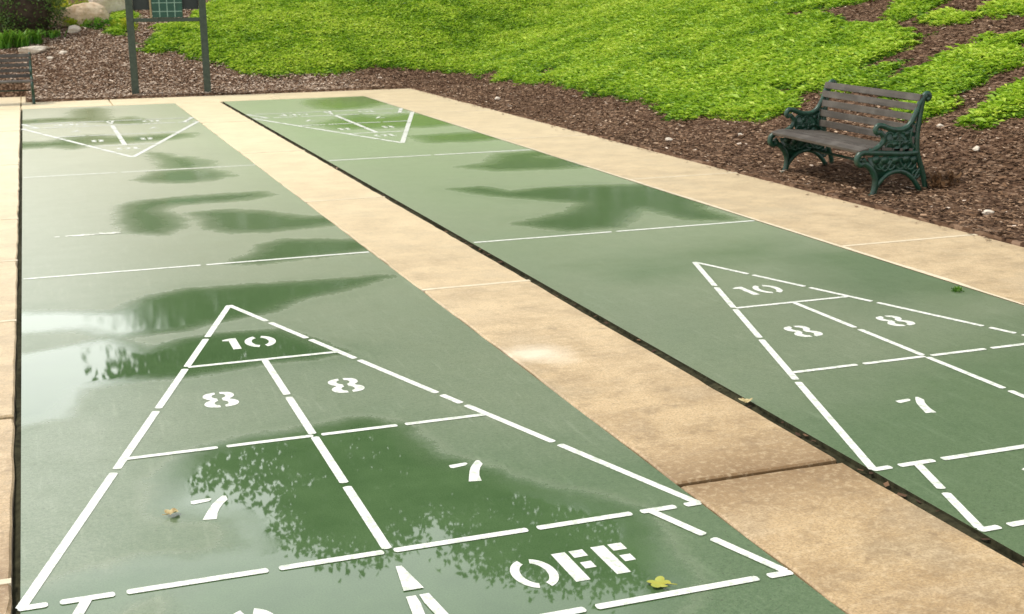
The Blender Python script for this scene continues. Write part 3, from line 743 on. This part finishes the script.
for x in (-.095, .015, .125): box(b, x - .006, x + .006, -.0575, -.0525, 1.165, 1.97)
for z in (1.245, 1.37, 1.50, 1.63, 1.76, 1.89): box(b, -.20, .23, -.0565, -.0525, z - .005, z + .005)
obj('score_grid', b, M_grid, sp_)
b = bmesh.new(); box(b, -.236, -.2105, -.05, -.008, 1.152, 1.985); obj('frame_edge', b, M_tan, sg, bevel=.003)

# ------------------------------------------------------------------ rocks and stones
def rock(name, label, loc, size, mat, seed, rz=0, group=None, cat='rock', flat=.0):
    b = bmesh.new(); bmesh.ops.create_icosphere(b, subdivisions=4, radius=1)
    r_ = random.Random(seed); ph = [r_.uniform(0, 20) for _ in range(3)]
    pl = [(Vector((r_.uniform(-1,1), r_.uniform(-1,1), r_.uniform(-.6,1))).normalized(), r_.uniform(.62, .85)) for _ in range(11)]
    from mathutils import noise as mn
    for v in b.verts:
        for nrm, dd in pl:
            k = v.co.dot(nrm) - dd
            if k > 0: v.co -= nrm * k * .9
        q = v.co * 1.6 + Vector(ph); v.co *= 1 + .10 * mn.noise(q) + .05 * mn.noise(q * 3)
        v.co = Vector((v.co.x * size[0], v.co.y * size[1], v.co.z * size[2]))
    o = obj(name, b, mat, smooth=False); o.location = loc; o.rotation_euler = (0, 0, rz)
    return tag(o, label, cat, group)
def on(x, y, dz=0): return (x * S, y * S, float(hz(x, y)) * S + dz)
rock('boulder', 'large tan boulder on the bank between the round shrub and the scoreboard', on(3.15, 58.7, .14), (.48, .28, .27), M_r1, 23, .2, cat='boulder')
rock('boulder', 'pale slab of stone leaning behind the left scoreboard post', on(4.75, 60.6, .16), (.55, .22, .30), M_r2, 5, .5, cat='boulder')
rock('rock', 'flat pale rock in front of the tan boulder', on(2.75, 57.4, .03), (.24, .10, .08), M_r2, 8, 1.0)
rock('rock', 'long pale rock lying on the mulch above the left bench', on(.85, 54.2, .03), (.36, .15, .11), M_r2, 11, .75)
rock('rock', 'small pale rock on the mulch to the right of the long pale rock', on(2.05, 53.8, .01), (.09, .07, .05), M_r2, 14, .2)
rock('rock', 'small pale rock on the mulch below the long pale rock', on(1.5, 53.1, .01), (.08, .06, .04), M_r2, 16, 1.)
for k, (x, y, s, lab) in enumerate(((17.56, 10.57, .034, 'pale stone on the mulch right of the bench, nearest the concrete walk'), (20.5, 14.65, .032, 'pale stone on the mulch bank behind and right of the bench'),
        (21.28, 16.98, .030, 'pale stone at the lower edge of the ground cover right of the bench back'), (17.45, 23.93, .028, 'small pale stone on the mulch strip left of the bench, beside the walk'),
        (18.94, 22.53, .03, 'small pale stone close below the ground cover left of the bench'), (17.5, 38.8, .045, 'pale stone on the mulch near the far corner of the right walk'))):
    rock('stone', lab, on(x, y, .025), (s * 1.5, s, s * .7), M_r2, 30 + k, k * .9, cat='stone')

# ------------------------------------------------------------------ shrubs and plants
def leaf_ball(name, ctr, rad, n, size, mat, seed, tmin=0., flatten=1., parent=None, clumps=60):
    r_ = np.random.default_rng(seed)
    cc = unit(r_.normal(size=(clumps, 3))) * (r_.uniform(.62, .95, clumps))[:, None]
    cc = cc[cc[:, 2] > -.55]; k = r_.integers(0, len(cc), n)
    P_ = cc[k] + unit(r_.normal(size=(n, 3))) * (r_.random(n) ** .5 * .30)[:, None]
    out = unit(P_); D = unit(out * .6 + r_.normal(0, .6, (n, 3)) + np.array([0, 0, .25])); nr = unit(out + r_.normal(0, .5, (n, 3))); nr = unit(nr - D * (nr * D).sum(1, keepdims=True))
    L = size * r_.uniform(.6, 1.3, n); V, F = kites(P_ * np.array(rad), D, nr, L, L * .5)
    sh = r_.uniform(-.18, .18, len(cc))[k]
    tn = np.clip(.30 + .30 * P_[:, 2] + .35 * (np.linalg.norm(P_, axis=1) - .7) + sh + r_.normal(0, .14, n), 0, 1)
    return np_mesh(name, V, F, mat, {'tint': np.repeat(tn, 4)}, parent=parent)
sb = thing('round_shrub', 'dark green clipped round shrub at the top left corner', 'shrub', on(.45, 57.6))
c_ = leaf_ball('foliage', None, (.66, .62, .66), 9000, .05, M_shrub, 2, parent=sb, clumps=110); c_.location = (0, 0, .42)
b = bmesh.new(); bmesh.ops.create_icosphere(b, subdivisions=3, radius=.50); co = obj('inner_branches', b, M_bark, sb); co.location = (0, 0, .40)
b = bmesh.new(); tube(b, [(0, 0, -.1), (.01, .01, .1), (.02, 0, .4)], [.05, .045, .03]); obj('stem', b, M_bark, sb)

def strap_clump(loc, n, h, seed, label):
    r_ = np.random.default_rng(seed); V = []; F = []; T = []
    for k in range(n):
        a = r_.uniform(0, 2 * np.pi); ln = h * r_.uniform(.6, 1.15); out = r_.uniform(.25, .75) * ln; w = r_.uniform(.008, .014)
        b0 = np.array([r_.normal(0, .05), r_.normal(0, .05), 0]); dr = np.array([np.cos(a), np.sin(a), 0]); sd = np.array([-np.sin(a), np.cos(a), 0])
        base = len(V)
        for i in range(6):
            t = i / 5; c = b0 + dr * out * t ** 1.5 + np.array([0, 0, ln * (t - .45 * t ** 2.6)]); ww = w * (1 - t ** 2) + .001
            V += [c - sd * ww, c + sd * ww]; T += [np.clip(.25 + .6 * t + r_.normal(0, .12), 0, 1)] * 2
        F += [[base + 2*i, base + 2*i + 1, base + 2*i + 3, base + 2*i + 2] for i in range(5)]
    o = np_mesh('strappy_plant', np.array(V), np.array(F), M_strap, {'tint': np.array(T)}); o.location = loc
    return tag(o, label, 'plant', 'strap leaved plants below the round shrub')
for k, (x, y, n, h, lab) in enumerate(((-.35, 55.0, 90, .50, 'tuft of strap leaves at the left picture edge below the round shrub'), (.30, 55.1, 100, .47, 'middle tuft of green strap leaves below the round shrub'),
        (1.0, 55.5, 80, .40, 'right hand tuft of strap leaves below the round shrub'), (1.75, 56.4, 60, .24, 'low tuft of strap leaves between the shrub and the flat pale rock'))):
    strap_clump(on(x, y), n, h, 50 + k, lab)

def low_plant(x, y, rad, n, seed, label, mat=None, cat='plant', name='low_plant', size=.05):
    o = leaf_ball(name, None, rad, n, size, mat or M_lime, seed, clumps=26); o.location = on(x, y, .01)
    return tag(o, label, cat)
low_plant(2.9, 58.35, (.24, .18, .16), 900, 71, 'low yellow green plant growing against the front of the tan boulder')
low_plant(4.05, 57.9, (.30, .22, .14), 900, 72, 'low green plant to the right of the tan boulder', M_strap)
low_plant(3.1, 61.4, (.75, .4, .22), 2200, 73, 'yellow green plants growing above and behind the tan boulder')
low_plant(4.9, 57.3, (.26, .2, .16), 900, 74, 'low yellow green plant left of the scoreboard post')
low_plant(13.10, 5.80, (.03, .022, .008), 110, 75, 'tiny moss tuft on the inner edge of the right walk', M_strap, 'moss', 'moss_tuft', .014)
low_plant(18.6, 13.35, (.12, .09, .09), 170, 76, 'small brown withered plant on the mulch behind the right end of the bench', M_wither, 'plant', 'withered_plant', .06)

# fallen leaves on the courts
def fallen_leaf(x, y, s, mat, rz, curl, label, lobes=5):
    b = bmesh.new(); n = 40; c = b.verts.new((0, 0, .006)); vs = []
    for k in range(n):
        a = 2 * math.pi * k / n - math.pi
        r = s * (.42 + .30 * (1 - abs(a) / math.pi) + .34 * abs(math.cos(a * lobes / 2)) ** .8) * (.45 if abs(a) > 2.75 else 1)
        vs.append(b.verts.new((r * math.cos(a), r * math.sin(a), .004 + curl * (r / s) ** 2 * abs(math.sin(a)) + .002 * math.sin(3 * a))))
    for k in range(n): b.faces.new((c, vs[k], vs[(k+1) % n]))
    tube(b, [(-s * .5, 0, .008), (-s * 1.3, .1 * s, .012)], .0015, 5)
    o = obj('fallen_leaf', b, mat, smooth=True); o.location = (x * S, y * S, ZP + .001); o.rotation_euler = (0, 0, rz)
    return tag(o, label, 'leaf', 'fallen leaves on the courts')
fallen_leaf(4.77, -1.34, .037, M_leafy, 2.4, .006, 'yellow fallen leaf beside the OFF lettering')
fallen_leaf(1.43, 1.40, .026, M_leafb, .6, .018, 'small curled brown leaf left of the left court seven', 3)
fallen_leaf(7.60, 2.34, .03, M_leafb, 1.1, .015, 'withered leaf caught in the open joint beside the right court', 4)

# ------------------------------------------------------------------ trees behind the bank (their crowns show in the wet paint)
def tree(x, y, H, Rr, seed, label, leaves=11000, low=.25):
    r_ = random.Random(seed); g = np.random.default_rng(seed)
    root = thing('broadleaf_tree', label, 'tree', on(x, y), 0, 'trees behind the bank')
    b = bmesh.new(); H *= S; Rr *= S
    tube(b, smooth_path([(0, 0, -.3), (.08, .02, H * .2), (-.05, .06, H * .45), (.05, 0, H * .8)], 4), [.30 - .25 * k / 12 for k in range(13)], 8)
    tips = []
    for k in range(16):
        a = k * 2.4; z0 = H * (low + .5 * k / 16); rr = Rr * r_.uniform(.55, .95) * (1 - .4 * k / 16)
        e = Vector((rr * math.cos(a), rr * math.sin(a), z0 + H * r_.uniform(.08, .22)))
        tube(b, smooth_path([(0, 0, z0), e * .5 + Vector((0, 0, z0 * .45)), e], 4), [.10 - .085 * q / 8 for q in range(9)], 6)
        tips += [e, e * .7 + Vector((0, 0, z0 * .3))]
    obj('trunk', b, M_bark, root, smooth=True)
    n = leaves; m = 200
    zc = g.uniform(-1, 1, m); th = g.uniform(0, 2 * np.pi, m)
    rc = np.sqrt(np.clip(1 - np.maximum(zc, 0) ** 2.2, 0, 1)) * (1 - .2 * np.maximum(-zc, 0) ** 3) * g.random(m) ** .4
    cc = np.stack([rc * np.cos(th), rc * np.sin(th), zc], 1)
    cc = cc * np.array([Rr, Rr, H * (1 - low) / 2]) + np.array([0, 0, H * (1 + low) / 2])
    cc = np.vstack([cc, np.array([list(t) for t in tips])])
    k = g.integers(0, len(cc), n)
    P_ = cc[k] + unit(g.normal(size=(n, 3))) * (g.random(n) ** .6 * Rr * .24)[:, None] * np.array([1.1, 1.1, .7])
    D = unit(g.normal(size=(n, 3)) + np.array([0, 0, -.3])); nr = unit(g.normal(size=(n, 3)) + np.array([0, 0, .6])); nr = unit(nr - D * (nr * D).sum(1, keepdims=True))
    L = g.uniform(.16, .30, n); V, F = kites(P_, D, nr, L, L * .7)
    np_mesh('crown', V, F, M_tree, {'tint': np.repeat(g.random(n), 4)}, parent=root)
    return root
for a in TREES: tree(*a)
# ------------------------------------------------------------------ light, sky, camera
SUN_EL, SUN_AZ = R(60), R(-72)       # azimuth measured from +Y towards +X
w = bpy.data.worlds.new('World'); scene.world = w; w.use_nodes = True
nt = w.node_tree; bg = nt.nodes['Background']
sky = nt.nodes.new('ShaderNodeTexSky'); sky.sky_type = 'NISHITA'; sky.sun_disc = False
sky.sun_elevation = SUN_EL; sky.sun_rotation = SUN_AZ; sky.air_density = 1.3; sky.dust_density = 3.0
# a bright haze of thin cloud, brightest low down, with a lobe added at left
tc = nt.nodes.new('ShaderNodeTexCoord'); sx = nt.nodes.new('ShaderNodeSeparateXYZ'); nt.links.new(tc.outputs['Generated'], sx.inputs[0])
rp = nt.nodes.new('ShaderNodeValToRGB'); nt.links.new(sx.outputs[2], rp.inputs[0])
e = rp.color_ramp.elements; e[0].position = 0.; e[0].color = (1, .965, .93, 1); e[1].position = .75; e[1].color = (.37, .37, .37, 1)
m_ = e.new(.33); m_.color = (.86, .86, .84, 1)
vm = nt.nodes.new('ShaderNodeVectorMath'); vm.operation = 'SCALE'; nt.links.new(rp.outputs[0], vm.inputs[0]); 
nd = nt.nodes.new('ShaderNodeVectorMath'); nd.operation = 'DOT_PRODUCT'; nt.links.new(tc.outputs['Generated'], nd.inputs[0]); nd.inputs[1].default_value = (-.12, .952, .28)
mr = nt.nodes.new('ShaderNodeMapRange'); mr.interpolation_type = 'SMOOTHSTEP'; nt.links.new(nd.outputs['Value'], mr.inputs[0])
mr.inputs[1].default_value = .80; mr.inputs[2].default_value = 1.; mr.inputs[3].default_value = 18.; mr.inputs[4].default_value = 33.  # added lobe, brightens the sky reflected in the left court's puddles
nt.links.new(mr.outputs[0], vm.inputs[3])
mx = nt.nodes.new('ShaderNodeMix'); mx.data_type = 'RGBA'; mx.inputs[0].default_value = .72
nt.links.new(sky.outputs[0], mx.inputs[6]); nt.links.new(vm.outputs[0], mx.inputs[7])
nt.links.new(mx.outputs[2], bg.inputs[0]); bg.inputs[1].default_value = .128
sl_ = bpy.data.lights.new('sun', 'SUN'); sl_.energy = 3.0; sl_.angle = R(9); sl_.color = (1, .95, .86)
so = bpy.data.objects.new('sun', sl_); COL.objects.link(so)
dv = Vector((math.sin(SUN_AZ) * math.cos(SUN_EL), math.cos(SUN_AZ) * math.cos(SUN_EL), math.sin(SUN_EL)))
so.rotation_euler = (-dv).to_track_quat('-Z', 'Y').to_euler(); so.location = dv * 30

cam = bpy.data.cameras.new('camera'); co = bpy.data.objects.new('camera', cam); COL.objects.link(co)
r = Vector((0.94021794, -0.34043497, -0.00970844)); u = Vector((0.09045363, 0.22213068, 0.97081208)); f = Vector((0.32834184, 0.9136531, -0.23964483))
M = Matrix((r, u, -f)).transposed().to_4x4(); M.translation = Vector((.633, -9.586, 4.451)) * S
co.matrix_world = M
cam.sensor_width = 36; cam.lens = 1312.2 / 1024 * 36; cam.clip_start = .05; cam.clip_end = 3000
cam.dof.use_dof = True; cam.dof.focus_distance = 5.0; cam.dof.aperture_fstop = 9.0
scene.camera = co
scene.view_settings.view_transform = 'Standard'; scene.view_settings.look = 'None'; scene.view_settings.exposure = 0; scene.view_settings.gamma = 1
scene.render.resolution_x = 1024; scene.render.resolution_y = 614
scene.render.engine = 'CYCLES'
